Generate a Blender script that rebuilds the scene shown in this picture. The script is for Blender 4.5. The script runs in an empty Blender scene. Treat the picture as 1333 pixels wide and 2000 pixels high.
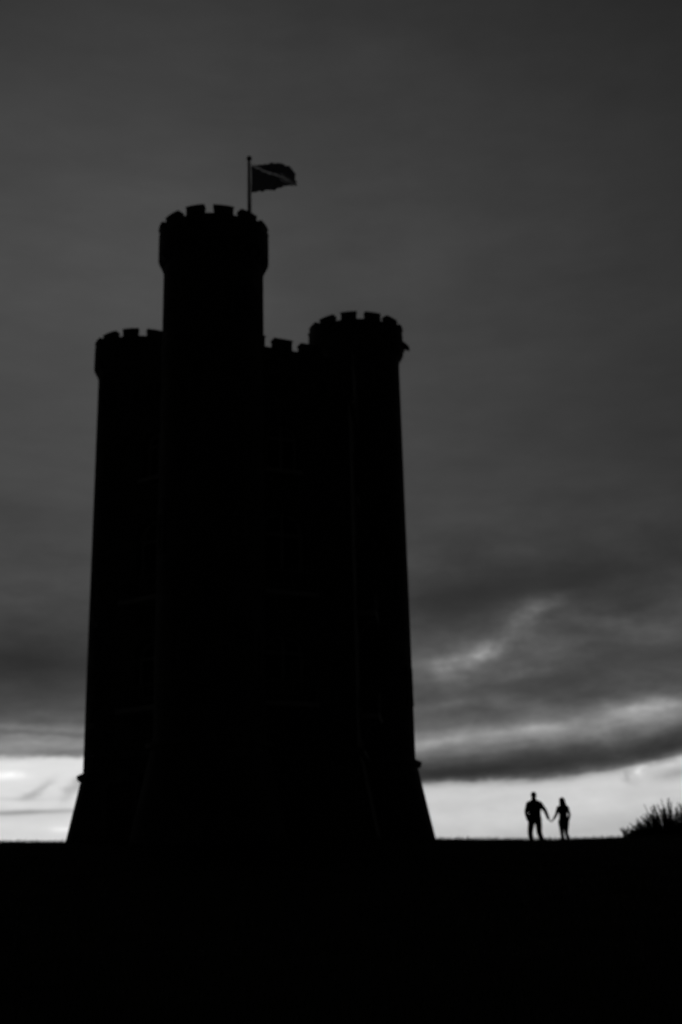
import bpy, bmesh, math, random
import numpy as np
from mathutils import Vector, Matrix
random.seed(7); rng = np.random.default_rng(7)
S = bpy.context.scene; C = S.collection
PI = math.pi; R = math.radians

# ------------------------------------------------------------------ camera
cam_d = bpy.data.cameras.new('camera'); cam = bpy.data.objects.new('camera', cam_d); C.objects.link(cam)
cam_d.sensor_fit = 'VERTICAL'; cam_d.sensor_height = 36.0; cam_d.lens = 43.2
cam_d.clip_start = 0.05; cam_d.clip_end = 9000
zen = Vector((-188.0, 7750.0, -2400.0)).normalized()       # where the zenith lies, in camera axes
yc = (Vector((0, 0, -1)) - zen * zen.dot(Vector((0, 0, -1)))).normalized()
xc = yc.cross(zen)
cam.matrix_world = Matrix.Translation((0, 0, 1.6)) @ Matrix((xc, yc, zen)).to_4x4()
cam_d.dof.use_dof = True; cam_d.dof.focus_distance = 7.5; cam_d.dof.aperture_fstop = 1.65
S.camera = cam

# ------------------------------------------------------------------ view
S.view_settings.view_transform = 'Standard'; S.view_settings.look = 'None'
S.view_settings.exposure = 0; S.view_settings.gamma = 1; S.view_settings.use_curve_mapping = False
S.cycles.max_bounces = 4

# ------------------------------------------------------------------ sky
W = bpy.data.worlds.new('World'); S.world = W; W.use_nodes = True
nt = W.node_tree; nt.nodes.clear()
def N(t, **k):
    n = nt.nodes.new(t)
    for a, b in k.items(): setattr(n, a, b)
    return n
def M(op, *v, clamp=False):
    n = N('ShaderNodeMath', operation=op, use_clamp=clamp)
    for i, x in enumerate(v):
        if isinstance(x, (int, float)): n.inputs[i].default_value = x
        else: nt.links.new(x, n.inputs[i])
    return n.outputs[0]
def mapr(v, a, b, c, d, smooth=False):
    n = N('ShaderNodeMapRange', interpolation_type='SMOOTHSTEP' if smooth else 'LINEAR')
    nt.links.new(v, n.inputs[0])
    for i, x in zip((1, 2, 3, 4), (a, b, c, d)): n.inputs[i].default_value = x
    return n.outputs[0]
tc = N('ShaderNodeTexCoord'); sep = N('ShaderNodeSeparateXYZ'); nt.links.new(tc.outputs['Generated'], sep.inputs[0])
dx, dy, dz = sep.outputs
DEG = 180 / PI
az = M('MULTIPLY', M('ARCTAN2', dx, dy), DEG)
el0 = M('MAXIMUM', M('MULTIPLY', M('ARCSINE', dz), DEG), 0.0)
def noise(scale, stretch, detail=5, rough=0.5, off=0.0):
    mp = N('ShaderNodeMapping'); mp.inputs['Scale'].default_value = (scale, scale, scale * stretch)
    mp.inputs['Location'].default_value = (off, off * 0.7, off * 1.3)
    nt.links.new(tc.outputs['Generated'], mp.inputs[0])
    n = N('ShaderNodeTexNoise'); n.inputs['Detail'].default_value = detail; n.inputs['Roughness'].default_value = rough
    n.inputs['Scale'].default_value = 1.0
    nt.links.new(mp.outputs[0], n.inputs['Vector'])
    return M('SUBTRACT', n.outputs['Fac'], 0.5)
n_big = noise(3.2, 2.6, 4, 0.5, 3.1)
n_mid = noise(9.0, 4.2, 5, 0.55, 7.7)
n_fine = noise(22.0, 3.6, 6, 0.62, 1.9)
n_lump = noise(20.0, 1.6, 4, 0.55, 33.1)
n_warp = noise(7.0, 3.0, 5, 0.6, 12.3)
n_warp2 = noise(16.0, 2.0, 5, 0.6, 21.3)
# clouds wander off the level
el_w = M('ADD', el0, M('ADD', M('MULTIPLY', n_warp, mapr(el0, 2, 14, 0.5, 1.8)), M('MULTIPLY', n_warp2, mapr(el0, 2, 10, 0.35, 1.2))))
az_w = M('ADD', az, M('MULTIPLY', n_warp2, 3.0))
rise = M('MULTIPLY', M('POWER', M('MAXIMUM', M('SUBTRACT', az, 5.0), 0.0), 2.0), 0.0075)
el_r = M('SUBTRACT', el_w, M('MINIMUM', rise, 1.1))
def ramp(v, lo, hi, stops):
    n = N('ShaderNodeValToRGB'); r = n.color_ramp; r.interpolation = 'CARDINAL'if False else 'LINEAR'
    while len(r.elements) > 1: r.elements.remove(r.elements[0])
    for i, (e, g) in enumerate(stops):
        p = (e - lo) / (hi - lo)
        s = r.elements[0] if i == 0 else r.elements.new(p)
        s.position = p; s.color = (g, g, g, 1)
    nt.links.new(mapr(v, lo, hi, 0, 1), n.inputs[0])
    bw = N('ShaderNodeRGBToBW'); nt.links.new(n.outputs[0], bw.inputs[0])
    return bw.outputs[0]
lowR = [(0, .42), (2.2, .50), (3.0, .60), (4.0, .60), (4.3, .54), (4.5, .36), (4.64, .12), (4.8, .045), (5.0, .026), (5.25, .030), (5.6, .062), (5.95, .13),
        (6.3, .21), (6.6, .22), (6.9, .18), (7.3, .115), (7.8, .080), (9, .072), (10, .078), (11, .058), (12, .046)]
lowL = [(0, .52), (2.5, .64), (3.5, .64), (4.5, .71), (5.8, .73), (5.93, .62), (6.08, .25), (6.2, .17), (6.5, .24), (6.8, .20), (6.95, .125),
        (7.2, .17), (7.5, .09), (8.0, .062), (8.8, .045), (10, .030), (11, .034), (12, .042)]
high = [(12, .048), (13, .037), (14.2, .039), (16, .048), (20, .047), (25, .051), (29, .048), (34, .041), (39.5, .031), (52, .018), (70, .010), (90, .008)]
highL = [(12, .042), (13.3, .050), (17, .050), (22, .054), (27, .058), (31, .052), (35, .043), (39.5, .033), (52, .019), (70, .010), (90, .008)]
pr = M('ADD', ramp(el_r, 0, 12, lowR), M('SUBTRACT', ramp(el_r, 12, 90, high), high[0][1]))
pl = M('ADD', ramp(el_w, 0, 12, lowL), M('SUBTRACT', ramp(el_w, 12, 90, highL), highL[0][1]))
pr = M('MAXIMUM', pr, 0.008); pl = M('MAXIMUM', pl, 0.008)
t = mapr(az, -12, 3.5, 0, 1, True)
prof = M('ADD', M('MULTIPLY', pl, M('SUBTRACT', 1.0, t)), M('MULTIPLY', pr, t))
# separate cloud patches: azimuth, elevation (degrees), half widths, tilt, log strength
patches = [(-7, 26, 8, 9, 0, .14), (8.4, 11.75, 1.0, .7, .25, .75), (7.2, 10.9, .8, .4, .4, .55), (6.9, 10.45, .9, .5, .15, .35), (5.6, 10.25, 1.1, .7, .10, .35), (4.4, 9.9, 1.2, .5, .05, .4), (6.6, 10.5, 3.0, 1.0, .12, .28), (9.2, 12.4, 1.1, .4, .3, .35), (10.6, 10.9, 1.5, .3, .0, .22), (12.6, 11.6, 1.8, .35, -.12, .3), (8.2, 9.4, 2.2, .25, .15, .25), (5.0, 8.2, 2.4, .2, .12, .3), (14.5, 7.6, 1.2, .3, .05, .15), (13.2, 7.6, 2.2, .35, .06, .35),
           (9.0, 6.9, 2.2, .22, .06, .35), (12.0, 7.2, 1.3, .2, .1, .15), (13.2, 6.2, 2.6, .55, .05, .3), (4.3, 6.5, 1.2, .2, .05, .3), (7.8, 6.3, 1.2, .12, .1, -.25),
           (6.0, 4.95, 2.6, .24, .02, -.6), (11.5, 5.4, 2.8, .35, .08, .2),
           (5.2, 12.9, 2.6, .9, .1, -.42), (10.5, 13.6, 3.0, .8, .1, -.25), (14.2, 9.7, 2.6, .7, .1, -.35), (9.5, 8.9, 3, .4, .1, -.2),
           (14.5, 4.62, .8, .22, .15, -.55), (13.25, 4.95, .35, .22, .5, .35), (14.6, 5.15, .9, .18, .25, .25), (12.6, 4.55, .25, .3, -.6, -.25),
           (-15.5, 10.2, 3.2, 1.4, .0, -.55), (-13.4, 11.2, 2.0, .8, .0, -.15), (-15.5, 5.25, .9, .16, -.03, .35),
           (-13.75, 4.42, .5, .16, .12, -.36), (-13.4, 4.75, .25, .3, .3, -.28), (-12.2, 4.7, .35, .45, .5, -.4),
           (-14.5, 3.68, 3.0, .085, .035, -.55), (-14.5, 3.66, 3.0, .17, .035, -.2), (-14.5, 4.25, 1.6, .09, .0, -.15), (-12.4, 2.95, .5, .13, -.1, .18),
           (-12.5, 7.3, 1.0, .18, .0, .3)]
acc = None
for (a0, e0, ra, re, tl, wgt) in patches:
    da = M('SUBTRACT', az_w, a0); de = M('SUBTRACT', M('SUBTRACT', M('ADD', el0, M('MULTIPLY', M('ADD', n_warp2, n_warp), 0.9 if re > .3 else re * 2)), e0), M('MULTIPLY', da, tl))
    q = M('ADD', M('POWER', M('ABSOLUTE', M('DIVIDE', da, ra)), 2.0), M('POWER', M('ABSOLUTE', M('DIVIDE', de, re)), 2.0))
    g = M('MULTIPLY', M('MULTIPLY', M('EXPONENT', M('MULTIPLY', q, -1.0)), M('ADD', 1.0, M('MULTIPLY', n_lump, 3.2 if re > .12 and e0 < 15 else 0.0))), wgt)
    acc = g if acc is None else M('ADD', acc, g)
bright = mapr(prof, .25, .5, 1.0, .25, True)
tex = M('ADD', M('ADD', M('MULTIPLY', n_big, .35), M('MULTIPLY', n_lump, M('MULTIPLY', mapr(el0, 11, 19, 1.3, .22, True), mapr(az, -6, 2, .5, 1.0)))), M('ADD', M('MULTIPLY', n_mid, mapr(el0, 10, 22, 1.0, .25)), M('MULTIPLY', n_fine, mapr(el0, 8, 16, 1.0, .14))))
acc = M('ADD', acc, M('MULTIPLY', tex, bright))
# sky darkens to the right and away from the glow
acc = M('SUBTRACT', acc, M('MULTIPLY', M('MULTIPLY', mapr(az, 4, 24, 0, 1), mapr(el0, 12, 20, 0, 1)), .75))
fall = M('MULTIPLY', mapr(dy, -.05, .74, .11, 1.0, True), mapr(M('ABSOLUTE', M('ADD', az, 2.0)), 20, 60, 1.0, .12, True))
lum = M('MULTIPLY', M('MULTIPLY', prof, M('EXPONENT', acc)), M('MULTIPLY', fall, mapr(el0, 12, 18, 1.0, 1.10)))
# the clear air above the cloud, seen through it
sky = N('ShaderNodeTexSky', sky_type='NISHITA'); sky.sun_disc = False
SUN_EL, SUN_AZ = R(2.5), R(-8.0)
sky.sun_elevation = SUN_EL; sky.sun_rotation = SUN_AZ; sky.air_density = 1.0; sky.dust_density = 2.0
bw = N('ShaderNodeRGBToBW'); nt.links.new(sky.outputs[0], bw.inputs[0])
lum = M('ADD', lum, M('MULTIPLY', M('MULTIPLY', bw.outputs[0], fall), .0015))
cmb = N('ShaderNodeCombineColor')
for i in range(3): nt.links.new(lum, cmb.inputs[i])
sc_ = N('ShaderNodeVectorMath', operation='SCALE'); nt.links.new(cmb.outputs[0], sc_.inputs[0]); sc_.inputs['Scale'].default_value = 10.0
bg = N('ShaderNodeBackground'); bg.inputs['Strength'].default_value = 0.1
nt.links.new(sc_.outputs[0], bg.inputs['Color'])
wo = N('ShaderNodeOutputWorld'); nt.links.new(bg.outputs[0], wo.inputs[0])

# ------------------------------------------------------------------ sun, low behind the cloud beyond the tower
sd = bpy.data.lights.new('sun', 'SUN'); sd.energy = 0.02; sd.angle = R(12); sd.color = (1, 1, 1)
sun = bpy.data.objects.new('sun', sd); C.objects.link(sun)
sv = Vector((math.sin(SUN_AZ) * math.cos(SUN_EL), math.cos(SUN_AZ) * math.cos(SUN_EL), math.sin(SUN_EL)))
sun.rotation_euler = sv.to_track_quat('Z', 'Y').to_euler(); sun.location = sv * 100

# ------------------------------------------------------------------ materials
def mat(name, col, rough=.85, vary=.25, scale=3.0, bump=0.0, bscale=12.0, brick=None, spec=.3, metal=0):
    m = bpy.data.materials.new(name); m.use_nodes = True; t = m.node_tree; b = t.nodes['Principled BSDF']
    b.inputs['Roughness'].default_value = rough; b.inputs['Specular IOR Level'].default_value = spec; b.inputs['Metallic'].default_value = metal
    co = t.nodes.new('ShaderNodeTexCoord')
    nz = t.nodes.new('ShaderNodeTexNoise'); nz.inputs['Scale'].default_value = scale; nz.inputs['Detail'].default_value = 6
    t.links.new(co.outputs['Object'], nz.inputs['Vector'])
    cr = t.nodes.new('ShaderNodeValToRGB'); cr.color_ramp.elements[0].position = .3; cr.color_ramp.elements[1].position = .7
    cr.color_ramp.elements[0].color = tuple(c * (1 - vary) for c in col) + (1,); cr.color_ramp.elements[1].color = tuple(c * (1 + vary) for c in col) + (1,)
    t.links.new(nz.outputs['Fac'], cr.inputs[0]); t.links.new(cr.outputs[0], b.inputs['Base Color'])
    if bump:
        n2 = t.nodes.new('ShaderNodeTexNoise'); n2.inputs['Scale'].default_value = bscale; n2.inputs['Detail'].default_value = 8
        t.links.new(co.outputs['Object'], n2.inputs['Vector'])
        bp = t.nodes.new('ShaderNodeBump'); bp.inputs['Strength'].default_value = bump; bp.inputs['Distance'].default_value = .03
        t.links.new(n2.outputs['Fac'], bp.inputs['Height']); last = bp
        if brick:
            br = t.nodes.new('ShaderNodeTexBrick'); br.inputs['Scale'].default_value = 1.0
            br.inputs['Brick Width'].default_value = brick[0]; br.inputs['Row Height'].default_value = brick[1]; br.inputs['Mortar Size'].default_value = .012
            br.inputs['Color1'].default_value = (1, 1, 1, 1); br.inputs['Color2'].default_value = (.7, .7, .7, 1); br.inputs['Mortar'].default_value = (0, 0, 0, 1)
            uv = t.nodes.new('ShaderNodeUVMap'); uv.uv_map = 'UVMap'; t.links.new(uv.outputs[0], br.inputs['Vector'])
            mx = t.nodes.new('ShaderNodeMix'); mx.data_type = 'RGBA'; mx.blend_type = 'MULTIPLY'; mx.inputs[0].default_value = .3
            t.links.new(cr.outputs[0], mx.inputs[6]); t.links.new(br.outputs['Color'], mx.inputs[7]); t.links.new(mx.outputs[2], b.inputs['Base Color'])
            b2 = t.nodes.new('ShaderNodeBump'); b2.inputs['Strength'].default_value = .8; b2.inputs['Distance'].default_value = .02
            t.links.new(br.outputs['Color'], b2.inputs['Height']); t.links.new(bp.outputs[0], b2.inputs['Normal']); last = b2
        t.links.new(last.outputs[0], b.inputs['Normal'])
    return m
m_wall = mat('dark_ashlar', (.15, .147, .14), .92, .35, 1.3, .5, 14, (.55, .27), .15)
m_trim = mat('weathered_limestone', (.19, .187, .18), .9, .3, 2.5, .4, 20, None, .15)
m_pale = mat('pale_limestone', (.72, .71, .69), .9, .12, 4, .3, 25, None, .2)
m_glass = mat('window_glass', (.02, .02, .02), .08, .1, 1, 0, 1, None, .5)
m_lead = mat('lead_roof', (.12, .12, .12), .6, .2, 2, .2, 8)
m_oak = mat('old_oak', (.08, .07, .06), .7, .3, 6, .3, 30)
m_iron = mat('black_iron', (.03, .03, .03), .5, .2, 8)
m_pole = mat('pole_paint', (.45, .45, .45), .55, .1, 5)
m_soil = mat('dark_turf', (.045, .046, .036), .95, .3, .8, .6, 9, None, .1)
m_skin = mat('skin', (.38, .30, .26), .6, .05, 9)
m_jacket = mat('dark_jacket', (.04, .04, .045), .85, .2, 10, .3, 60)
m_trouser = mat('dark_trousers', (.035, .035, .045), .9, .2, 10, .3, 80)
m_top = mat('woman_top', (.06, .055, .055), .85, .2, 10, .3, 60)
m_hair = mat('dark_hair', (.025, .02, .018), .6, .3, 40, .4, 120)
m_shoe = mat('shoe_leather', (.03, .03, .03), .5, .2, 12)
m_eye = mat('eye_white', (.5, .5, .5), .2, .05, 3)
def leafmat(name, col):
    m = mat(name, col, .7, .3, .7, 0, 1, None, .2); t = m.node_tree; b = t.nodes['Principled BSDF']
    tr = t.nodes.new('ShaderNodeBsdfTranslucent'); tr.inputs[0].default_value = tuple(c * 1.2 for c in col) + (1,)
    mx = t.nodes.new('ShaderNodeMixShader'); mx.inputs[0].default_value = .25
    out = t.nodes['Material Output']; t.links.new(b.outputs[0], mx.inputs[1]); t.links.new(tr.outputs[0], mx.inputs[2]); t.links.new(mx.outputs[0], out.inputs[0])
    return m
m_grass = leafmat('grass_blade', (.05, .055, .035)); m_leaf = leafmat('gorse_leaf', (.045, .05, .03)); m_stem = mat('woody_stem', (.07, .06, .05), .9)

# ------------------------------------------------------------------ mesh helpers
class MB:
    def __init__(s): s.v = []; s.f = []; s.uv = {}
    def add(s, vs, fs):
        o = len(s.v); s.v += [tuple(v) for v in vs]; s.f += [tuple(i + o for i in f) for f in fs]; return s
    def box(s, c, size, rz=0.0, taper=1.0):
        a, b, h = (x / 2 for x in size); cs, sn = math.cos(rz), math.sin(rz); vs = []
        for z, k in ((-h, 1), (h, taper)):
            for x, y in ((-a, -b), (a, -b), (a, b), (-a, b)):
                x, y = x * k, y * k; vs.append((c[0] + x * cs - y * sn, c[1] + x * sn + y * cs, c[2] + z))
        return s.add(vs, [(0, 3, 2, 1), (4, 5, 6, 7), (0, 1, 5, 4), (1, 2, 6, 5), (2, 3, 7, 6), (3, 0, 4, 7)])
    def lathe(s, prof, n=56, a0=0.0, a1=2 * PI, close=None):
        full = abs(a1 - a0 - 2 * PI) < 1e-6; m = n if full else n + 1; k = len(prof)
        vs = [(r * math.sin(a0 + (a1 - a0) * i / n), -r * math.cos(a0 + (a1 - a0) * i / n), z) for i in range(m) for r, z in prof]
        fs = []
        for i in range(n):
            j = (i + 1) % m
            for q in range(k if close else k - 1):
                w = (q + 1) % k; fs.append((i * k + q, j * k + q, j * k + w, i * k + w))
        if close and not full: fs += [tuple(range(k))[::-1], tuple((m - 1) * k + q for q in range(k))]
        return s.add(vs, fs)
    def tube(s, pts, rad, n=6, cap=True):
        pts = [Vector(p) for p in pts]; rad = rad if hasattr(rad, '__len__') else [rad] * len(pts); vs = []; fs = []
        up = Vector((0, 0, 1)); 
        for i, p in enumerate(pts):
            d = (pts[min(i + 1, len(pts) - 1)] - pts[max(i - 1, 0)]).normalized()
            u = d.cross(up if abs(d.z) < .9 else Vector((1, 0, 0))).normalized(); w = d.cross(u)
            vs += [p + (u * math.cos(2 * PI * q / n) + w * math.sin(2 * PI * q / n)) * rad[i] for q in range(n)]
        for i in range(len(pts) - 1):
            for q in range(n): fs.append((i * n + q, i * n + (q + 1) % n, (i + 1) * n + (q + 1) % n, (i + 1) * n + q))
        if cap: fs += [tuple(range(n))[::-1], tuple((len(pts) - 1) * n + q for q in range(n))]
        return s.add(vs, fs)
    def ball(s, c, r, n=12, m=8, rot=None):
        r = r if hasattr(r, '__len__') else (r, r, r); vs = []; fs = []
        for i in range(m + 1):
            th = PI * i / m
            for q in range(n):
                ph = 2 * PI * q / n; v = Vector((r[0] * math.sin(th) * math.cos(ph), r[1] * math.sin(th) * math.sin(ph), r[2] * math.cos(th)))
                if rot: v = rot @ v
                vs.append(v + Vector(c))
        for i in range(m):
            for q in range(n): fs.append((i * n + q, (i + 1) * n + q, (i + 1) * n + (q + 1) % n, i * n + (q + 1) % n))
        return s.add(vs, fs)
    def mesh(s, name, smooth=False):
        me = bpy.data.meshes.new(name); me.from_pydata(s.v, [], s.f)
        bm = bmesh.new(); bm.from_mesh(me); bmesh.ops.remove_doubles(bm, verts=bm.verts, dist=1e-5)
        bmesh.ops.recalc_face_normals(bm, faces=bm.faces); bm.to_mesh(me); bm.free()
        if smooth: me.polygons.foreach_set('use_smooth', [True] * len(me.polygons))
        return me
    def build(s, name, m, parent=None, smooth=False, loc=(0, 0, 0), rz=0.0):
        return link(name, s.mesh(name, smooth), m, parent, loc, rz)
def link(name, me, m, parent=None, loc=(0, 0, 0), rz=0.0):
    o = bpy.data.objects.new(name, me); C.objects.link(o)
    if m and not me.materials: me.materials.append(m)
    o.parent = parent; o.location = loc; o.rotation_euler = (0, 0, rz); return o
def cyl_uv(me):                                                     # metres round the wall and up it, for the stone courses
    uvl = me.uv_layers.new(name='UVMap')
    for p in me.polygons:
        n = p.normal
        for li in p.loop_indices:
            v = me.vertices[me.loops[li].vertex_index].co
            if abs(n.z) > .8: uvl.data[li].uv = (v.x, v.y)
            else:
                r = max(.3, math.hypot(p.center.x, p.center.y)); a = math.atan2(p.center.x, -p.center.y); av = math.atan2(v.x, -v.y)
                while av - a > PI: av -= 2 * PI
                while av - a < -PI: av += 2 * PI
                uvl.data[li].uv = (av * r, v.z)
def tag(o, label, cat, group=None, kind=None):
    if label: o['label'] = label
    if cat: o['category'] = cat
    if group: o['group'] = group
    if kind: o['kind'] = kind
    return o
def empty(name, loc, rz=0.0, parent=None):
    o = bpy.data.objects.new(name, None); C.objects.link(o); o.location = loc; o.rotation_euler = (0, 0, rz); o.parent = parent
    o.empty_display_size = .3; return o

# ------------------------------------------------------------------ ground: a slope rising to a level hilltop
cx = [-400, -11, -9.4, -7.5, -2.7, 2.3, 5.0, 7.8, 8.9, 12, 400]
cz = [4.0, 3.08, 3.05, 3.01, 2.95, 2.86, 2.775, 2.79, 2.79, 2.80, 2.2]
def nz2(x, y): return (np.sin(x * .9 + 1.3) * np.cos(y * .7 + .4) + .6 * np.sin(x * 2.1 + y * 1.7) + .35 * np.cos(x * 4.3 - y * 3.9)) * .5
def ground(x, y):
    x = np.asarray(x, float); y = np.asarray(y, float)
    c = np.interp(x * 34 / np.maximum(y, 20), cx, cz)
    t = np.clip(y / 34.0, -3, 1)
    s = np.where(t > .8, .8 * .94 + (1 - .8 * .94) * (1 - ((1 - t) / .2) ** 2) , t * .94)
    s = np.where(t < .8, t * .94, s)
    z = c * s
    r = np.hypot(x, y - 36)
    z = z - 60 * np.clip((r - 60) / 400, 0, 1) ** 1.3 - 70 * np.clip((r - 460) / 3000, 0, 1)
    amp = np.interp(y, [-10, 5, 30, 34], [.05, .05, .035, .022]) * np.clip(1.5 - r / 90, .2, 1)
    return z + nz2(x, y) * amp
def axis(lo, hi, step, far, g=1.18):
    a = list(np.arange(lo, hi, step)); d = step; p = hi
    while p < far: a.append(p); d *= g; p += d
    a.append(far); d = step; p = lo
    while p > -far: d *= g; p -= d; a.insert(0, max(p, -far))
    return np.unique(np.array(a))
gx, gy = axis(-16, 16, .3, 4000), axis(-4, 56, .3, 4000)
X, Y = np.meshgrid(gx, gy); Z = ground(X, Y)
vs = np.stack([X.ravel(), Y.ravel(), Z.ravel()], 1); nx = len(gx); ny = len(gy)
ii = (np.arange(ny - 1)[:, None] * nx + np.arange(nx - 1)[None, :]).ravel()
fs = np.stack([ii, ii + 1, ii + nx + 1, ii + nx], 1)
def npmesh(name, v, f):
    me = bpy.data.meshes.new(name); k = f.shape[1]
    me.vertices.add(len(v)); me.vertices.foreach_set('co', v.astype('f').ravel())
    me.loops.add(f.size); me.loops.foreach_set('vertex_index', f.astype('i').ravel())
    me.polygons.add(len(f)); me.polygons.foreach_set('loop_start', np.arange(0, f.size, k, dtype='i'))
    me.update(calc_edges=True); me.validate(); return me
gm = npmesh('ground', vs, fs); gm.polygons.foreach_set('use_smooth', [True] * len(gm.polygons))
tag(link('ground', gm, m_soil), 'dark grassy hillside rising to a level hilltop', None, kind='structure')
def gz(x, y): return float(ground(x, y))

# ------------------------------------------------------------------ tower
TR = 4.25; PHI = -4.5; TC = (-3.2, 36.3)
def hexpt(deg, r=TR): return (r * math.sin(R(PHI + deg)), -r * math.cos(R(PHI + deg)))
tower = empty('stone_tower', (TC[0], TC[1], 0))
tag(tower, 'tall black stone folly tower with three battlemented round turrets, standing on the hilltop', 'tower')
Z_STR, Z_ROOF, Z_PAR, Z_PTOP = 5.3, 16.0, 15.9, 16.78
hexv = [hexpt(60 * i) for i in range(6)]                              # 0, 120, 240 carry turrets
def hexring(prof, r0=TR):                                             # prof: (extra radius, z)
    vs = []; k = len(prof)
    for i in range(6):
        for e, z in prof:
            x, y = hexpt(60 * i, r0 + e); vs.append((x, y, z))
    fs = [(i * k + q, ((i + 1) % 6) * k + q, ((i + 1) % 6) * k + q + 1, i * k + q + 1) for i in range(6) for q in range(k - 1)]
    return vs, fs
# faces of the core with real openings
def arch(cx_, z0, z1, w, n=8):                                        # four-centred looking pointed arch loop
    sp = z1 - w * .42; pts = [(cx_ - w / 2, z0), (cx_ + w / 2, z0), (cx_ + w / 2, sp)]
    for i in range(1, n):
        t_ = i / n; pts.append((cx_ + w / 2 * math.cos(t_ * PI), sp + (z1 - sp) * math.sin(t_ * PI) ** .9))
    pts.append((cx_ - w / 2, sp)); return pts
def window_set(face, wd, cx_, z0, z1, w, place, lights=2, balcony=True):
    """frame, bars, glass, hood and balcony of one opening; place maps (s, depth, z) to tower space"""
    pts = arch(cx_, z0, z1, w)
    win = MB(); k = len(pts)
    inner = [(cx_ + (a - cx_) * (1 - .16 / w), z0 + .08 + (b - z0) * (1 - .14 / (z1 - z0))) for a, b in pts]
    vs = [place(a, -.16, b) for a, b in pts] + [place(a, -.16, b) for a, b in inner] + [place(a, -.24, b) for a, b in inner]
    fs = [(q, (q + 1) % k, k + (q + 1) % k, k + q) for q in range(k)] + [(k + q, k + (q + 1) % k, 2 * k + (q + 1) % k, 2 * k + q) for q in range(k)]
    win.add(vs, fs); wo_ = win.build('window', m_pale, tower)
    pn = MB(); pn.add([place(a, -.235, b) for a, b in inner], [tuple(range(k))]); pn.build('pane', m_glass, wo_)
    for q in range(1, lights):
        s = cx_ - w / 2 + w * q / lights
        bar(place, s - .035, s + .035, z0 + .06, z1 - .07 if q * 2 == lights else z1 - .25, -.22, -.14).build('mullion', m_pale, wo_)
    zt = z0 + (z1 - z0) * .70
    bar(place, cx_ - w / 2 + .06, cx_ + w / 2 - .06, zt - .035, zt + .035, -.219, -.135).build('transom', m_pale, wo_)
    hood = MB(); o1 = [(cx_ + (a - cx_) * (1 + .16 / w), b if i < 2 else b + .10 * ((b - z0) / (z1 - z0))) for i, (a, b) in enumerate(pts)][2:]
    i1 = pts[2:]; kk = len(i1); vs = []
    for d in (.002, .09):
        vs += [place(a * 1.0, d, b) for a, b in [(cx_ + (p[0] - cx_) * (1 + .04 / w), p[1] + .02) for p in i1]] + [place(a, d, b) for a, b in o1]
    fs = []
    for q in range(kk - 1):
        fs += [(2 * kk + q, 2 * kk + q + 1, 3 * kk + q + 1, 3 * kk + q), (kk + q, kk + q + 1, 3 * kk + q + 1, 3 * kk + q), (q, q + 1, 2 * kk + q + 1, 2 * kk + q)]
    hood.add(vs, fs); hood.build('hood_mould', m_trim, wo_)
    if not balcony:
        bar(place, cx_ - w / 2 - .1, cx_ + w / 2 + .1, z0 - .12, z0 - .003, .002, .11).build('sill', m_pale, wo_)
    else:
        bc = empty('balcony', (0, 0, 0), 0, tower); bw_ = w + .35; bz = z0 - .42
        bar(place, cx_ - bw_ / 2, cx_ + bw_ / 2, bz, bz + .13, .003, .55).build('balcony_floor', m_pale, bc)
        for s in (-1, 1): wedge(place, cx_ + s * (bw_ / 2 - .25), .16, bz - .5, bz - .003, .5).build('bracket', m_trim, bc)
        bar(place, cx_ - bw_ / 2, cx_ + bw_ / 2, bz + .62, bz + .72, .44, .55).build('handrail', m_trim, bc)
        nb = 7
        for q in range(nb):
            s = cx_ - bw_ / 2 + .08 + (bw_ - .16) * q / (nb - 1)
            x, y, z = place(s, .495, bz + .132); prof = [(.03, 0), (.045, .03), (.03, .1), (.05, .2), (.028, .36), (.045, .43), (.045, .485)]
            b_ = MB().lathe([(0, 0)] + prof + [(0, .485)], 8); b_.build('baluster', m_trim, bc, True, (x, y, z))
        for s in (-1, 1):
            a = cx_ + s * (bw_ / 2 - .05)
            bar(place, a - .045, a + .045, bz + .62, bz + .715, .004, .437).build('handrail', m_trim, bc)
            for d in (.14, .3):
                x, y, z = place(a, d, bz + .132); MB().lathe([(0, 0), (.03, 0), (.045, .03), (.03, .1), (.05, .2), (.028, .36), (.045, .43), (.045, .485), (0, .485)], 8).build('baluster', m_trim, bc, True, (x, y, z))
def bar(place, s0, s1, z0, z1, d0, d1):
    vs = [place(s, d, z) for z in (z0, z1) for s, d in ((s0, d0), (s1, d0), (s1, d1), (s0, d1))]
    return MB().add(vs, [(0, 1, 2, 3), (4, 5, 6, 7), (0, 1, 5, 4), (1, 2, 6, 5), (2, 3, 7, 6), (3, 0, 4, 7)])
def wedge(place, s, w, z0, z1, d):
    pr_ = [(.003, z0), (.1, z0), (.16, z0 + (z1 - z0) * .35), (d * .7, z1 - .16), (d, z1 - .1), (d, z1), (.003, z1)]; k = len(pr_)
    vs = [place(s + e * w / 2, a, b) for e in (-1, 1) for a, b in pr_]
    return MB().add(vs, [tuple(range(k)), tuple(range(k, 2 * k))] + [(q, (q + 1) % k, k + (q + 1) % k, k + q) for q in range(k)])
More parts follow.
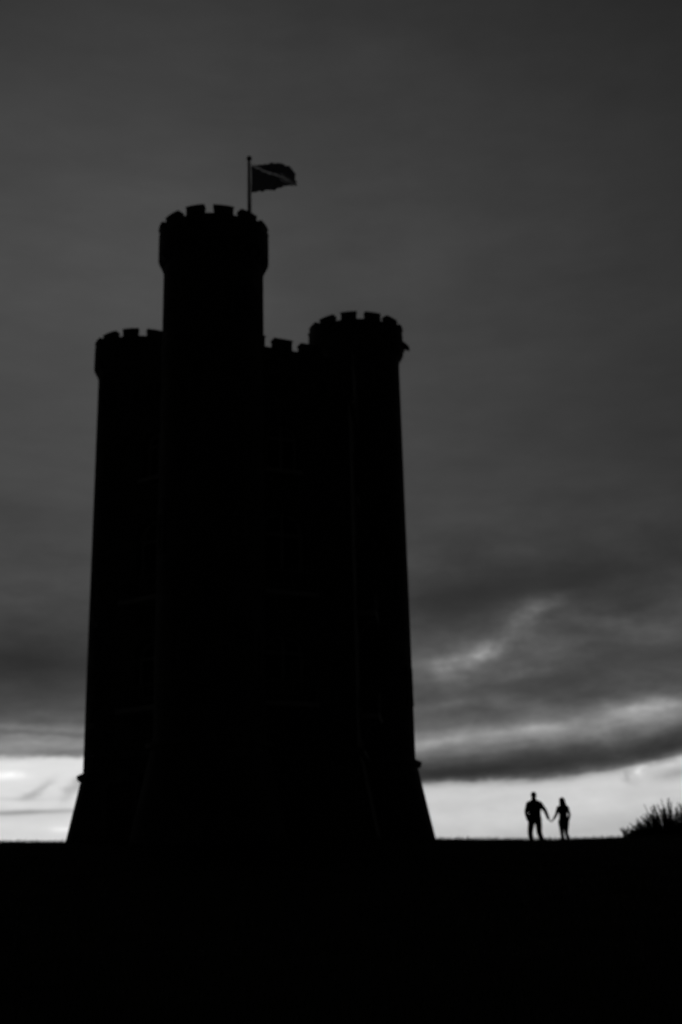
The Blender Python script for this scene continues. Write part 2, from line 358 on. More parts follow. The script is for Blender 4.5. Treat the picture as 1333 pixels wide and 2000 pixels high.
for i in range(6):
    a, b = Vector(hexv[i]), Vector(hexv[(i + 1) % 6]); L = (b - a).length; u = (b - a) / L; nrm = Vector((u.y, -u.x))
    if nrm.dot((a + b) / 2) < 0: nrm = -nrm
    def place(s, d, z, a=a, u=u, nrm=nrm): p = a + u * s + nrm * d; return (p.x, p.y, z)
    mid = L / 2
    holes = [(mid, 9.75, 11.85, 1.25, True, 2), (mid, 6.75, 8.35, 1.2, True, 2), (mid, 13.1, 14.5, .95, False, 2)]
    bm = bmesh.new()
    def loop2(pts):
        v = [bm.verts.new(place(s, 0, z)) for s, z in pts]; return v, [bm.edges.new((v[q], v[(q + 1) % len(v)])) for q in range(len(v))]
    ev = loop2([(0, Z_STR), (L, Z_STR), (L, Z_PAR), (0, Z_PAR)])[1]; hv = []
    for h in holes: v, e = loop2(arch(*h[:4])); ev += e; hv.append((v, arch(*h[:4])))
    bmesh.ops.triangle_fill(bm, use_beauty=True, edges=ev)
    for v, pts in hv:
        w_ = [bm.verts.new(place(s, -.3, z)) for s, z in pts]
        for q in range(len(v)): bm.faces.new((v[q], v[(q + 1) % len(v)], w_[(q + 1) % len(v)], w_[q]))
    bmesh.ops.recalc_face_normals(bm, faces=bm.faces)
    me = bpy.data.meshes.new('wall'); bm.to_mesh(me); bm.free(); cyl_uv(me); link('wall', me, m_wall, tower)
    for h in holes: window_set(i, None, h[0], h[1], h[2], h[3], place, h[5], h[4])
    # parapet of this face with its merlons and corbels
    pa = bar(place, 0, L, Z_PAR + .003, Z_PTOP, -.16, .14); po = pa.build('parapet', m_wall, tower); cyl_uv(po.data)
    nm = 5; pitch = L / nm
    for q in range(nm):
        s = pitch * (q + .5); hh = .28 + random.uniform(-.02, .02); mw = .56 + random.uniform(-.02, .02)
        mb = bar(place, s - mw / 2, s + mw / 2, Z_PTOP + .002, Z_PTOP + hh, -.14, .12)
        vs_ = [place(s + e * (mw / 2 + .02), d, Z_PTOP + hh + z) for z in (0, .05) for e, d in ((-1, -.16), (1, -.16), (1, .14), (-1, .14))]
        mb.add(vs_, [(0, 1, 2, 3), (4, 5, 6, 7), (0, 1, 5, 4), (1, 2, 6, 5), (2, 3, 7, 6), (3, 0, 4, 7)]); mb.build('merlon', m_trim, po)
    nc = 9
    for q in range(nc): wedge(place, L * (q + .5) / nc, .17, Z_PAR - .38, Z_PAR, .14).build('corbel', m_trim, po)
# sloping foot, string course, roof of the core
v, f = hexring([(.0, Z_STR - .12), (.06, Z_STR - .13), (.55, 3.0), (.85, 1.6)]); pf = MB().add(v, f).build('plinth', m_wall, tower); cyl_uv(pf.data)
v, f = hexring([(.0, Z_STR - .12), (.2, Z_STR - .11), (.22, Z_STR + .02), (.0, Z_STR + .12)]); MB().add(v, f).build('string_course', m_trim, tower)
MB().add([(x * .98, y * .98, Z_ROOF) for x, y in hexv], [(0, 1, 2, 3, 4, 5)]).build('roof', m_lead, tower)
# inner floor slabs so that the rooms behind the glass are not open to the sky
for z in (9.0, 12.6): MB().add([(x * .9, y * .9, z) for x, y in hexv], [(0, 1, 2, 3, 4, 5)]).build('floor_slab', m_lead, tower)

# the turret, made once and copied
T_R, T_P = 1.46, 1.60
def make_turret(T_COR, T_DR, T_TOP):
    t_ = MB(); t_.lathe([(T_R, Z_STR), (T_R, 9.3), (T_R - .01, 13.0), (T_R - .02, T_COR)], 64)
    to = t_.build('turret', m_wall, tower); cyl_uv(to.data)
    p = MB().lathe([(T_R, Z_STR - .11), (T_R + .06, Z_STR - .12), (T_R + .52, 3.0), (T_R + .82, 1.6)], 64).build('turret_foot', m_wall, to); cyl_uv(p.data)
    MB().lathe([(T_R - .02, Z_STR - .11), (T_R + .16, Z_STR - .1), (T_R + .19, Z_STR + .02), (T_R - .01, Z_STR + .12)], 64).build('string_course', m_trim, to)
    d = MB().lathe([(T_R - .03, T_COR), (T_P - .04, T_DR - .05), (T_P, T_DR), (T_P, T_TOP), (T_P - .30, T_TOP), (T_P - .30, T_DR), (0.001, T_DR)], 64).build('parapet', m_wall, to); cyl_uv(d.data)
    st = PI / 6
    for k in range(12):
        a = st * (k + .5); hw = st * random.uniform(.315, .345); h = T_TOP + random.uniform(.225, .26)
        m = MB().lathe([(T_P - .01, T_TOP + .002), (T_P - .01, h), (T_P - .27, h), (T_P - .27, T_TOP + .002)], 5, a - hw, a + hw, True)
        m.lathe([(T_P + .015, h), (T_P - .02, h + .045), (T_P - .26, h + .045), (T_P - .29, h)], 5, a - hw - .012, a + hw + .012, True)
        m.build('merlon', m_trim, to)
    for k in range(24):
        a = 2 * PI * (k + .5) / 24; w = .09
        pr_ = [(T_R - .05, T_COR - .14), (T_R + .02, T_COR - .12), (T_R + .05, T_COR - .02), (T_P - .03, T_COR + .1), (T_P - .03, T_DR - .06), (T_R - .05, T_COR + .02)]
        MB().lathe(pr_, 1, a - w / T_P, a + w / T_P, True).build('corbel', m_trim, to)
    for z0, aa in ((7.1, -32), (10.4, 35), (10.4, -60), (14.2, -25), (17.0, 20), (7.1, 60)):     # arrow-slit windows proud of the shaft by their dressed surround
        al = R(aa); c = (T_R * math.sin(al), -T_R * math.cos(al))
        def pl_(s, d, z, al=al): r_ = T_R + d - .03; return (r_ * math.sin(al) + s * math.cos(al), -r_ * math.cos(al) + s * math.sin(al), z)
        so = MB()
        for s0, s1, z_0, z_1 in ((-.19, -.10, 0, .95), (.10, .19, 0, .95), (-.19, .19, .953, 1.06), (-.22, .22, -.1, -.003)):
            so.add(bar(pl_, s0, s1, z0 + z_0, z0 + z_1, -.02, .07).v, [(0, 1, 2, 3), (4, 5, 6, 7), (0, 1, 5, 4), (1, 2, 6, 5), (2, 3, 7, 6), (3, 0, 4, 7)])
        w_ = so.build('slit_window', m_trim, to)
    return to
T_DR = 19.22; tur = make_turret(19.06, T_DR, 19.93); tx, ty = hexpt(0); tur.location = (tx, ty, 0); tur.rotation_euler.z = R(1.0)
def copy_part(o, parent):
    c = o.copy(); C.objects.link(c); c.parent = parent
    for ch in list(o.children): copy_part(ch, c)
    return c
tu2 = make_turret(18.76, 18.9, 19.52)
for dg, rz in ((120, 6.5), (240, 10.0)):
    c = tu2 if dg == 120 else copy_part(tu2, tower); x, y = hexpt(dg); c.location = (x, y, 0 if dg == 120 else -.14); c.rotation_euler.z = R(rz)
    if dg == 120: right_turret = c
# carved water spout leaning out from the right turret
def beast():
    m = MB(); m.tube([(1.5, 0, 19.30), (1.66, -.02, 19.26), (1.76, -.04, 19.17), (1.84, -.05, 19.08), (1.9, -.05, 19.0)], [.17, .15, .12, .10, .05], 10)
    m.ball((1.82, -.05, 19.12), (.10, .09, .09), 10, 8)
    for s in (-1, 1):
        m.tube([(1.78, s * .07 - .05, 19.18), (1.75, s * .12 - .05, 19.26)], [.04, .01], 6)
        m.tube([(1.58, s * .12, 19.22), (1.70, s * .15, 19.10), (1.73, s * .14, 19.0)], [.07, .05, .03], 6)
    m.tube([(1.84, -.05, 19.04), (1.92, -.05, 18.94)], [.05, .02], 6)
    return m
g = beast().build('gargoyle', m_trim, right_turret, True); g.rotation_euler.z = R(-10); g.scale = (.94, .94, .8); g.location = (0, 0, 19.1 * .2)
# door in the foot of the face to the left of the near turret
a, b = Vector(hexv[5]), Vector(hexv[0])
u = (b - a).normalized(); nrm = Vector((u.y, -u.x)); nrm = -nrm if nrm.dot((a + b) / 2) < 0 else nrm
def pdoor(s, d, z): p = a + u * s + nrm * (d + .45); return (p.x, p.y, z)
dr = bar(pdoor, 1.2, 2.15, 2.3, 4.35, .0, .10).build('door', m_oak, tower)
for s0, s1, z0, z1 in ((1.02, 1.197, 2.3, 4.5), (2.153, 2.33, 2.3, 4.5), (1.02, 2.33, 4.503, 4.7)):
    bar(pdoor, s0, s1, z0, z1, -.3, .16).build('door_frame', m_trim, dr)
for z in (2.9, 3.8): bar(pdoor, 1.22, 1.8, z, z + .06, .101, .12).build('hinge', m_iron, dr)
for k in range(5): bar(pdoor, 1.21 + k * .19, 1.21 + k * .19 + .175, 2.32, 4.33, .099, .117).build('plank', m_oak, dr)

# ------------------------------------------------------------------ flagpole and flag
FX, FY = -2.53, 32.5
fp = empty('flagpole', (FX, FY, T_DR)); tag(fp, 'slender pale flagpole rising from the near turret battlements', 'flagpole')
MB().tube([(0, 0, .0), (.0, 0, 1.5), (-.01, 0, 3.72)], [.062, .055, .04], 14).build('pole', m_pole, fp, True)
MB().lathe([(.001, 3.70), (.07, 3.71), (.085, 3.76), (.06, 3.82), (.001, 3.85)], 14).build('finial', m_pole, fp, True)
MB().box((0, 0, .06), (.3, .3, .12)).build('foot_plate', m_iron, fp)
MB().tube([(.06, -.03, .5), (.07, -.04, 2.0), (.055, -.02, 3.6)], .008, 5).build('halyard', m_pole, fp)
MB().box((.06, -.03, .55), (.03, .03, .14)).build('cleat', m_iron, fp)
nu, nv = 46, 26; fv = []; ff = []
for i in range(nu + 1):
    u_ = i / nu; x = .07 + 1.40 * u_ - .06 * u_ ** 3; y = .09 * math.sin(u_ * 6.2 + .4) * u_ ** .7 + .05 * u_
    top = 3.52 - .10 * u_ + .12 * math.sin(u_ * PI * .9) - .30 * max(0, u_ - .72) ** 1.3 * 4; bot = 2.58 + .22 * u_ + .02 * math.sin(u_ * 7)
    for j in range(nv + 1):
        w_ = j / nv; rip = .05 * math.sin(u_ * 15 + w_ * 4) * u_ + .02 * math.sin(u_ * 31 - w_ * 9)
        fv.append((x + (.03 * math.sin(w_ * 5 + 1) + .018 * math.sin(w_ * 21)) * u_ ** 3, y + rip + .05 * math.sin(w_ * 4 + u_ * 5) * u_, bot + (top - bot) * w_ + .018 * math.sin(u_ * 23 + w_ * 6) * u_ + .012 * math.sin(u_ * 47)))
for i in range(nu):
    for j in range(nv): q = i * (nv + 1) + j; ff.append((q, q + nv + 1, q + nv + 2, q + 1))
fme = bpy.data.meshes.new('flag'); fme.from_pydata(fv, [], ff); uvl = fme.uv_layers.new(name='UVMap')
for l in fme.loops: uvl.data[l.index].uv = ((l.vertex_index // (nv + 1)) / nu, (l.vertex_index % (nv + 1)) / nv)
fme.polygons.foreach_set('use_smooth', [True] * len(fme.polygons))
mf = bpy.data.materials.new('flag_cloth'); mf.use_nodes = True; t_ = mf.node_tree; t_.nodes.clear()
def FN(t, **k):
    n = t_.nodes.new(t)
    for a_, b_ in k.items(): setattr(n, a_, b_)
    return n
def FM(op, *v):
    n = FN('ShaderNodeMath', operation=op)
    for i_, x_ in enumerate(v):
        if isinstance(x_, (int, float)): n.inputs[i_].default_value = x_
        else: t_.links.new(x_, n.inputs[i_])
    return n.outputs[0]
uv = FN('ShaderNodeUVMap', uv_map='UVMap'); sp = FN('ShaderNodeSeparateXYZ'); t_.links.new(uv.outputs[0], sp.inputs[0])
line = FM('ABSOLUTE', FM('SUBTRACT', FM('ADD', FM('MULTIPLY', sp.outputs[0], .92), sp.outputs[1]), 1.0))
l1 = FM('LESS_THAN', line, .034)
l2 = FM('MULTIPLY', FM('LESS_THAN', FM('ABSOLUTE', FM('SUBTRACT', line, .13)), .018), FM('GREATER_THAN', sp.outputs[0], .62))
fac = FM('MAXIMUM', l1, FM('MULTIPLY', l2, .6))
mxc = FN('ShaderNodeMix', data_type='RGBA'); t_.links.new(fac, mxc.inputs[0]); mxc.inputs[6].default_value = (.05, .05, .055, 1); mxc.inputs[7].default_value = (.7, .7, .7, 1)
df = FN('ShaderNodeBsdfDiffuse'); tl = FN('ShaderNodeBsdfTranslucent'); ms = FN('ShaderNodeMixShader'); ms.inputs[0].default_value = .6; ou = FN('ShaderNodeOutputMaterial')
t_.links.new(mxc.outputs[2], df.inputs[0]); t_.links.new(mxc.outputs[2], tl.inputs[0]); t_.links.new(df.outputs[0], ms.inputs[1]); t_.links.new(tl.outputs[0], ms.inputs[2]); t_.links.new(ms.outputs[0], ou.inputs[0])
tag(link('flag', fme, mf, None, (FX, FY, T_DR)), 'dark flag with a thin pale diagonal stripe, blown to the right from the flagpole', 'flag')

# ------------------------------------------------------------------ people
def remesh(mb, name, voxel, smooth=4, fac=.5):
    me = mb.mesh(name); o = bpy.data.objects.new(name, me); C.objects.link(o)
    r = o.modifiers.new('r', 'REMESH'); r.mode = 'VOXEL'; r.voxel_size = voxel
    s = o.modifiers.new('s', 'SMOOTH'); s.iterations = smooth; s.factor = fac
    bpy.context.view_layer.update(); dg = bpy.context.evaluated_depsgraph_get()
    out = bpy.data.meshes.new_from_object(o.evaluated_get(dg)); out.name = name
    bpy.data.objects.remove(o); out.polygons.foreach_set('use_smooth', [True] * len(out.polygons)); out.materials.clear(); return out
def cap(mb, a, b, ra, rb, n=14):
    a, b = Vector(a), Vector(b); d = (b - a); L_ = d.length; d.normalize(); pts = []; rr = []
    for k in (-1, -.85, -.5): pts.append(a + d * ra * k); rr.append(max(ra * math.sqrt(max(0, 1 - k * k)), .0005))
    pts.append(a); rr.append(ra); pts.append((a + b) / 2); rr.append((ra + rb) / 2); pts.append(b); rr.append(rb)
    for k in (.5, .85, 1): pts.append(b + d * rb * k); rr.append(max(rb * math.sqrt(max(0, 1 - k * k)), .0005))
    mb.tube(pts, rr, n)
def chain(mb, pts, rad, n=14):
    for i in range(len(pts) - 1): cap(mb, pts[i], pts[i + 1], rad[i], rad[i + 1], n)
def loft(mb, secs, n=20):                                            # (x, y, z, rx, ry)
    vs = []; fs = []
    for x, y, z, rx, ry in secs:
        for q in range(n):
            c_, s_ = math.cos(2 * PI * q / n), math.sin(2 * PI * q / n)
            vs.append((x + rx * math.copysign(abs(c_) ** .85, c_), y + ry * math.copysign(abs(s_) ** .85, s_), z))
    k = len(secs)
    for i in range(k - 1):
        for q in range(n): fs.append((i * n + q, i * n + (q + 1) % n, (i + 1) * n + (q + 1) % n, (i + 1) * n + q))
    fs += [tuple(range(n))[::-1], tuple((k - 1) * n + q for q in range(n))]; mb.add(vs, fs)
def hand(mb, wrist, tip_dir, thumb_dir, curl_dir, s=1.0):
    w = Vector(wrist); d = Vector(tip_dir).normalized(); th = Vector(thumb_dir); th = (th - d * th.dot(d)).normalized(); c = Vector(curl_dir); c = (c - d * c.dot(d) - th * c.dot(th)).normalized()
    for k in range(4):                                               # palm as four metacarpals side by side
        off = th * (.030 - .020 * k) * s
        cap(mb, w + off * .55, w + off + d * .085 * s, .014 * s, .012 * s, 8)
    for k, ln in enumerate((.070, .078, .072, .056)):
        b0 = w + th * (.030 - .020 * k) * s + d * .085 * s; p = [b0]; dd = d.copy(); rr = [.0095, .009, .008, .007]
        for j, fr in enumerate((.45, .32, .23)):
            dd = (dd * math.cos(.38) + c * math.sin(.38)).normalized(); dd = (dd + c * .12 * k * .3).normalized(); p.append(p[-1] + dd * ln * fr * s)
        chain(mb, p, [r_ * s for r_ in rr], 8)
    b0 = w + th * .022 * s + d * .02 * s
    chain(mb, [b0, b0 + (th * .7 + d * .6 + c * .2) * .042 * s, b0 + (th * .75 + d * 1.25 + c * .5) * .055 * s], [.014 * s, .011 * s, .008 * s], 8)
def head(mb, c, s, yaw=0.0):
    """head centre c, scale s (1 = 0.235 m tall), facing +y before yaw"""
    Rz = Matrix.Rotation(yaw, 3, 'Z'); P = lambda x, y, z: Vector(c) + Rz @ Vector((x * s, y * s, z * s))
    mb.ball(P(0, -.012, .025), (.074 * s, .094 * s, .092 * s), 18, 12, Rz)
    mb.ball(P(0, .018, -.03), (.060 * s, .070 * s, .075 * s), 16, 10, Rz)
    mb.ball(P(0, .052, -.082), (.030 * s, .024 * s, .024 * s), 12, 8, Rz)              # chin
    cap(mb, P(0, .082, .012), P(0, .102, -.030), .009 * s, .014 * s, 10)              # nose
    for e in (-1, 1):
        cap(mb, P(e * .012, .088, -.033), P(e * .013, .085, -.034), .009 * s, .009 * s, 8)
        cap(mb, P(e * .012, .080, .026), P(e * .045, .068, .026), .010 * s, .008 * s, 8)  # brow
        cap(mb, P(e * .028, .070, -.018), P(e * .050, .045, -.012), .014 * s, .014 * s, 8)  # cheek
        mb.ball(P(e * .076, -.006, -.005), (.010 * s, .018 * s, .030 * s), 10, 8, Rz)     # ear
    cap(mb, P(-.020, .080, -.055), P(.020, .080, -.055), .0065 * s, .0065 * s, 8); cap(mb, P(-.016, .078, -.066), P(.016, .078, -.066), .007 * s, .007 * s, 8)
    return P
def eyes(P, parent, s):
    for e in (-1, 1): MB().ball(P(e * .030, .068, .004), .0125 * s, 10, 8).build('eye', m_eye, parent, True)

HX, HY, HZ = 6.47, 40.46, 3.60                                        # where the two hands meet
def man():
    x0, y0 = 5.97, 40.5; z0 = gz(x0, y0); root = empty('person', (x0, y0, z0))
    tag(root, 'broad-shouldered short-haired person in dark jacket, walking hand in hand nearer the tower', 'person')
    h = Vector((HX - x0, HY - y0, HZ - z0)); J = {}
    hd = (.01, .03, 1.65); k = {}
    shL, shR = (-.185, 0, 1.40), (.19, .01, 1.40); elL, wrL = (-.285, -.09, 1.13), (-.215, .06, .90)
    wrR = Vector((h.x - .075, h.y + .015, h.z + .09)); elR = Vector((.345, .0, 1.17))
    hipL, hipR = (-.10, 0, .93), (.10, 0, .93)
    knL, anL = (-.15, .24, .54), (-.10, .34, .10); knR, anR = (.10, -.02, .50), (.165, -.30, .16)
    torso = [(0, 0, .86, .155, .105), (0, 0, .95, .168, .115), (0, 0, 1.06, .165, .115), (0, .005, 1.18, .172, .12), (0, 0, 1.32, .188, .125), (0, 0, 1.42, .155, .10), (0, 0, 1.475, .09, .075)]
    b = MB(); loft(b, torso); cap(b, (0, 0, 1.42), hd, .078, .066); P = head(b, hd, 1.06, R(-14))
    for a_, e_, w_ in ((shL, elL, wrL), (shR, elR, wrR)):
        chain(b, [a_, (Vector(a_) + Vector(e_)) / 2, e_], [.055, .046, .037]); chain(b, [e_, Vector(e_).lerp(Vector(w_), .35), w_], [.037, .039, .026])
    for a_, e_, w_ in ((hipL, knL, anL), (hipR, knR, anR)):
        chain(b, [a_, Vector(a_).lerp(Vector(e_), .45), e_], [.088, .075, .054]); chain(b, [e_, Vector(e_).lerp(Vector(w_), .3), w_], [.052, .055, .034])
        cap(b, w_, Vector(w_) + Vector((0, .10, -.055)), .034, .03); 
    hand(b, wrL, (.05, .3, -.9), (.2, 1, 0), (1, 0, -.2)); hand(b, wrR, Vector((h.x, h.y, h.z)) - wrR, (-.2, 1, .3), (1, 0, -.1))
    body = link('body', remesh(b, 'body', .0065, 3), m_skin, root); eyes(P, body, 1)
    j = MB(); loft(j, [(x, y, z, rx + .03, ry + .03) for x, y, z, rx, ry in [(0, 0, .80, .165, .115)] + torso[1:]])
    cap(j, (0, -.005, 1.45), (0, .0, 1.55), .10, .082)
    for e_ in (-1, 1): cap(j, (0, 0, 1.47), (e_ * .16, 0, 1.42), .085, .075)
    for a_, e_, w_ in ((shL, elL, wrL), (shR, elR, wrR)):
        w2 = Vector(e_).lerp(Vector(w_), .93); chain(j, [a_, Vector(a_).lerp(Vector(e_), .5), e_, w2], [.080, .074, .062, .048])
        n_ = (w2 - Vector(e_)).normalized()
    link('jacket', remesh(j, 'jacket', .011, 4), m_jacket, root)
    q = MB(); loft(q, [(0, 0, .82, .17, .12), (0, 0, .90, .182, .13), (0, 0, 1.0, .17, .122)])
    for a_, e_, w_ in ((hipL, knL, anL), (hipR, knR, anR)): chain(q, [a_, Vector(a_).lerp(Vector(e_), .45), e_, Vector(e_).lerp(Vector(w_), .5), Vector(e_).lerp(Vector(w_), .96)], [.112, .106, .088, .078, .066])
    link('trousers', remesh(q, 'trousers', .011, 4), m_trouser, root)
    for w_, up_ in ((anL, .02), (anR, -.0)):
        sh = MB(); w_ = Vector(w_); cap(sh, w_ + Vector((0, -.03, -.045)), w_ + Vector((0, .17, -.060)), .043, .036); cap(sh, w_ + Vector((0, 0, -.01)), w_ + Vector((0, 0, -.04)), .045, .043)
        so = remesh(sh, 'shoe', .008, 3); link('shoe', so, m_shoe, root)
    hh = MB(); Rz = Matrix.Rotation(R(-14), 3, 'Z'); c_ = Vector(hd)
    hh.ball(c_ + Rz @ Vector((0, -.020, .040)), (.092, .106, .096), 18, 12, Rz); hh.ball(c_ + Rz @ Vector((0, -.055, -.01)), (.078, .06, .076), 14, 10, Rz)
    link('hair', remesh(hh, 'hair', .008, 2), m_hair, root)
    return root
def woman():
    x0, y0 = 6.86, 40.42; z0 = gz(x0, y0); root = empty('person', (x0, y0, z0))
    tag(root, 'slim person with long loose hair, walking hand in hand on the side nearer the shrub', 'person')
    h = Vector((HX - x0, HY - y0, HZ - z0)); hd = (-.01, .02, 1.455)
    shL, shR = (-.13, .03, 1.265), (.14, -.03, 1.26); wrL = Vector((h.x + .075, h.y - .01, h.z + .07)); elL = Vector((-.225, .0, 1.03))
    elR, wrR = (.185, -.11, 1.03), (.17, .04, .86)
    hipL, hipR = (-.08, 0, .82), (.08, 0, .82); knL, anL = (-.05, .18, .46), (.03, .24, .085); knR, anR = (.05, -.05, .45), (.13, -.26, .14)
    torso = [(0, 0, .76, .13, .10), (0, 0, .84, .14, .112), (0, 0, .95, .112, .09), (0, 0, 1.05, .105, .088), (0, .01, 1.16, .12, .105), (0, 0, 1.25, .125, .08), (0, 0, 1.295, .07, .06)]
    b = MB(); loft(b, torso); cap(b, (0, 0, 1.25), hd, .05, .045); P = head(b, hd, .98, R(20))
    for a_, e_, w_ in ((shL, elL, wrL), (shR, elR, wrR)):
        chain(b, [a_, (Vector(a_) + Vector(e_)) / 2, e_], [.042, .036, .030]); chain(b, [e_, Vector(e_).lerp(Vector(w_), .35), w_], [.030, .031, .021])
    for a_, e_, w_ in ((hipL, knL, anL), (hipR, knR, anR)):
        chain(b, [a_, Vector(a_).lerp(Vector(e_), .45), e_], [.085, .068, .048]); chain(b, [e_, Vector(e_).lerp(Vector(w_), .3), w_], [.046, .048, .028])
        cap(b, w_, Vector(w_) + Vector((0, .09, -.045)), .028, .025)
    hand(b, wrL, h - wrL, (.2, 1, .3), (-1, 0, -.1), .9); hand(b, wrR, (-.1, .4, -.85), (-.2, 1, 0), (-1, 0, -.2), .9)
    body = link('body', remesh(b, 'body', .006, 3), m_skin, root); eyes(P, body, .92)
    j = MB(); loft(j, [(x, y, z, rx + .022, ry + .022) for x, y, z, rx, ry in [(0, 0, .74, .155, .105)] + torso[1:]])
    for e_ in (-1, 1): j.ball((e_ * .058, .085, 1.14), (.058, .05, .058), 12, 8)
    for a_, e_, w_ in ((shL, elL, wrL), (shR, elR, wrR)): chain(j, [a_, Vector(a_).lerp(Vector(e_), .5), e_, Vector(e_).lerp(Vector(w_), .9)], [.058, .050, .044, .036])
    link('top', remesh(j, 'top', .010, 4), m_top, root)
    q = MB(); loft(q, [(0, 0, .72, .135, .105), (0, 0, .80, .148, .12), (0, 0, .9, .132, .105)])
    for a_, e_, w_ in ((hipL, knL, anL), (hipR, knR, anR)): chain(q, [a_, Vector(a_).lerp(Vector(e_), .45), e_, Vector(e_).lerp(Vector(w_), .4), Vector(e_).lerp(Vector(w_), .95)], [.10, .082, .060, .058, .040])
    link('trousers', remesh(q, 'trousers', .010, 4), m_trouser, root)
    for w_ in (anL, anR):
        sh = MB(); w_ = Vector(w_); cap(sh, w_ + Vector((0, -.025, -.035)), w_ + Vector((0, .15, -.050)), .037, .030); cap(sh, w_ + Vector((0, 0, -.0)), w_ + Vector((0, 0, -.03)), .038, .037)
        link('shoe', remesh(sh, 'shoe', .008, 3), m_shoe, root)
    hh = MB(); Rz = Matrix.Rotation(R(20), 3, 'Z'); c_ = Vector(hd)
    hh.ball(c_ + Rz @ Vector((0, -.022, .035)), (.094, .104, .094), 18, 12, Rz)
    for k in range(46):                                              # long locks falling on the shoulders and back
        a_ = R(180 + 150 * (k / 45 * 2 - 1) * .5 + random.uniform(-6, 6)); r_ = random.uniform(.05, .078)
        p0 = c_ + Rz @ Vector((math.sin(a_) * r_, math.cos(a_) * r_ - .02, .05)); out = Rz @ Vector((math.sin(a_), math.cos(a_), 0)); L_ = random.uniform(.27, .40)
        chain(hh, [p0, p0 + out * .035 + Vector((0, 0, -L_ * .35)), p0 + out * random.uniform(.035, .06) + Vector((.01, 0, -L_ * .75)), p0 + out * random.uniform(.03, .09) + Vector((random.uniform(0, .05), 0, -L_))], [.024, .024, .018, .007], 7)
    link('hair', remesh(hh, 'hair', .009, 2), m_hair, root)
    return root
man(); woman()

# ------------------------------------------------------------------ shrub and wild plants on the hilltop
def spiky(root, shoots, leafs, seed, ll=(.03, .07)):
    """shoots: list of (base, top, radius); each shoot is a bent woody stem set with narrow leaves"""
    rs = np.random.default_rng(seed); st = MB(); V = []; F = []
    for (b_, t_, r_) in shoots:
        b_, t_ = Vector(b_), Vector(t_); mid = (b_ + t_) / 2 + Vector(rs.normal(0, .05, 3)) * (t_ - b_).length
        P = lambda k: b_ * (1 - k) ** 2 + mid * 2 * k * (1 - k) + t_ * k ** 2
        st.tube([P(0), P(.35), P(.7), P(1)], [r_, r_ * .7, r_ * .45, r_ * .15], 5)
        n = max(4, int(leafs * (t_ - b_).length))
        for q in range(n):
            k = .12 + .88 * (q + rs.random()) / n; p = P(k); d = (P(min(k + .05, 1)) - P(k - .05)).normalized()
            a_ = rs.random() * 2 * PI; sd_ = Vector((math.cos(a_), math.sin(a_), rs.normal(0, .3))).normalized(); o = (d * rs.uniform(.5, 1.3) + sd_).normalized()
            L_ = rs.uniform(*ll) * (1.15 - .5 * k); w_ = o.cross(sd_ + d * .3).normalized() * L_ * rs.uniform(.15, .28)
            i0 = len(V); V += [p - w_ * .4, p + w_ * .4, p + o * L_ * .5 + w_, p + o * L_, p + o * L_ * .5 - w_]; F += [(i0, i0 + 1, i0 + 2, i0 + 3), (i0, i0 + 3, i0 + 4)]
    st.build('stem', m_stem, root)
    me = bpy.data.meshes.new('foliage'); me.from_pydata([tuple(v) for v in V], [], F); link('foliage', me, m_leaf, root)
def dome_shoots(n, rx, ry, hfun, seed, lean=.15):
    rs = np.random.default_rng(seed); out = []
    for i in range(n):
        a_ = rs.random() * 2 * PI; r_ = math.sqrt(rs.random()); x, y = math.cos(a_) * r_ * rx, math.sin(a_) * r_ * ry
        h = hfun(x, y, r_) * rs.uniform(.72, 1.12)
        if rs.random() < .06: h *= 1.12
        b_ = (x * .55, y * .55, -.05); out.append((b_, (x + rs.normal(0, .05) + lean * .15, y + rs.normal(0, .05), h), rs.uniform(.005, .011)))
    return out
sx, sy = 9.5, 37.2
sh = empty('shrub', (sx, sy, gz(sx, sy))); tag(sh, 'large spiky dark shrub rising at the right end of the hilltop', 'shrub')
spiky(sh, dome_shoots(620, 1.65, 1.1, lambda x, y, r: (1.02 - .12 * max(0, x + .3)) * max(0.10, 1 - abs(r) ** 1.7) + .06 , 5) + dome_shoots(60, 1.5, 1.0, lambda x, y, r: (1.18 - .10 * max(0, x + .3)) * max(0.2, 1 - abs(r) ** 2.2) + .10 , 6), 95, 11, (.04, .09))
sx, sy = 8.42, 36.9
s2 = empty('shrub', (sx, sy, gz(sx, sy))); tag(s2, 'low ragged shrub crouching at the left foot of the large spiky shrub', 'shrub')
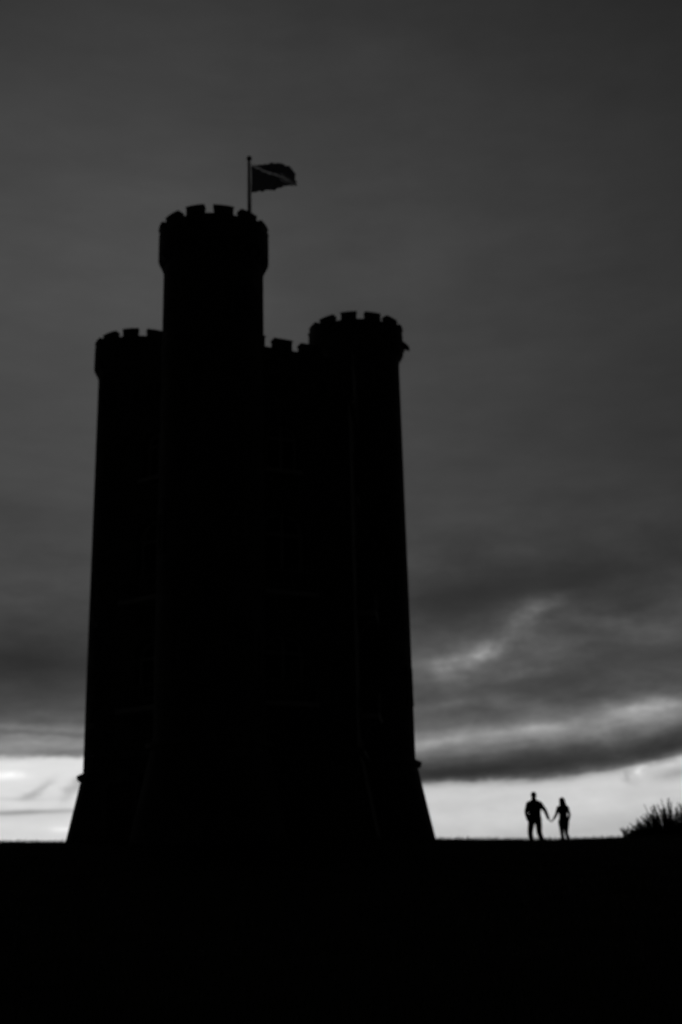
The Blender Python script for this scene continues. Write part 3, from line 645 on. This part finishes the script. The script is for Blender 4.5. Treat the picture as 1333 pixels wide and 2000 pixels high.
spiky(s2, dome_shoots(70, .36, .35, lambda x, y, r: .30 + .25 * max(0, x + .1), 8), 95, 12, (.05, .09)) 
sx, sy = 8.02, 36.8
wp = empty('wild_plant', (sx, sy, gz(sx, sy))); tag(wp, 'small upright spiky plant alone on the hilltop between the walking pair and the shrubs', 'plant')
spiky(wp, [((-.02 + .05 * k * .5, 0, -.03), (-.16 + .075 * k + random.uniform(-.02, .02), random.uniform(-.06, .06), random.uniform(.34, .50)), .010) for k in range(7)], 130, 13, (.06, .11))

# ------------------------------------------------------------------ grass
def grass(n, x0, x1, y0, y1, h0, h1, w, seed, wedge_=True):
    rs = np.random.default_rng(seed); y = y0 + (y1 - y0) * rs.random(n)
    x = (x0 + (x1 - x0) * rs.random(n)) * (y / y1 if wedge_ else 1)
    z = ground(x, y); tuft = .55 + .45 * np.sin(x * 2.3 + 1.7 * np.sin(y * 1.1)) * np.cos(y * 2.9 + x); h = (h0 + (h1 - h0) * rs.random(n) ** 2.2) * (.75 + .6 * np.clip(tuft, 0, 1))
    a_ = rs.random(n) * 2 * PI; lx, ly = rs.normal(.12, .32, n) * h, rs.normal(0, .32, n) * h; ww = w * (.6 + .8 * rs.random(n)); cx_, cy_ = np.cos(a_) * ww, np.sin(a_) * ww
    b = np.stack([x, y, z - .02], 1); s = np.stack([cx_, cy_, 0 * x], 1); m = b + np.stack([lx * .35, ly * .35, h * .6], 1); t = b + np.stack([lx, ly, h], 1)
    v = np.stack([b - s, b + s, m + s * .7, t, m - s * .7], 1).reshape(-1, 3); i = np.arange(n) * 5
    f = np.concatenate([np.stack([i, i + 1, i + 2], 1), np.stack([i, i + 2, i + 4], 1), np.stack([i + 4, i + 2, i + 3], 1)], 0)
    return v, f
parts = [grass(150000, -14, 14, 29.5, 44, .04, .13, .004, 1, False), grass(160000, -9.5, 9.5, 2.0, 29.5, .05, .16, .003, 2)]
av = np.concatenate([p[0] for p in parts]); af = np.concatenate([parts[0][1], parts[1][1] + len(parts[0][0])])
tag(link('grass', npmesh('grass', av, af), m_grass), 'rough dark grass covering the slope and fringing the crest', 'grass', kind='stuff')
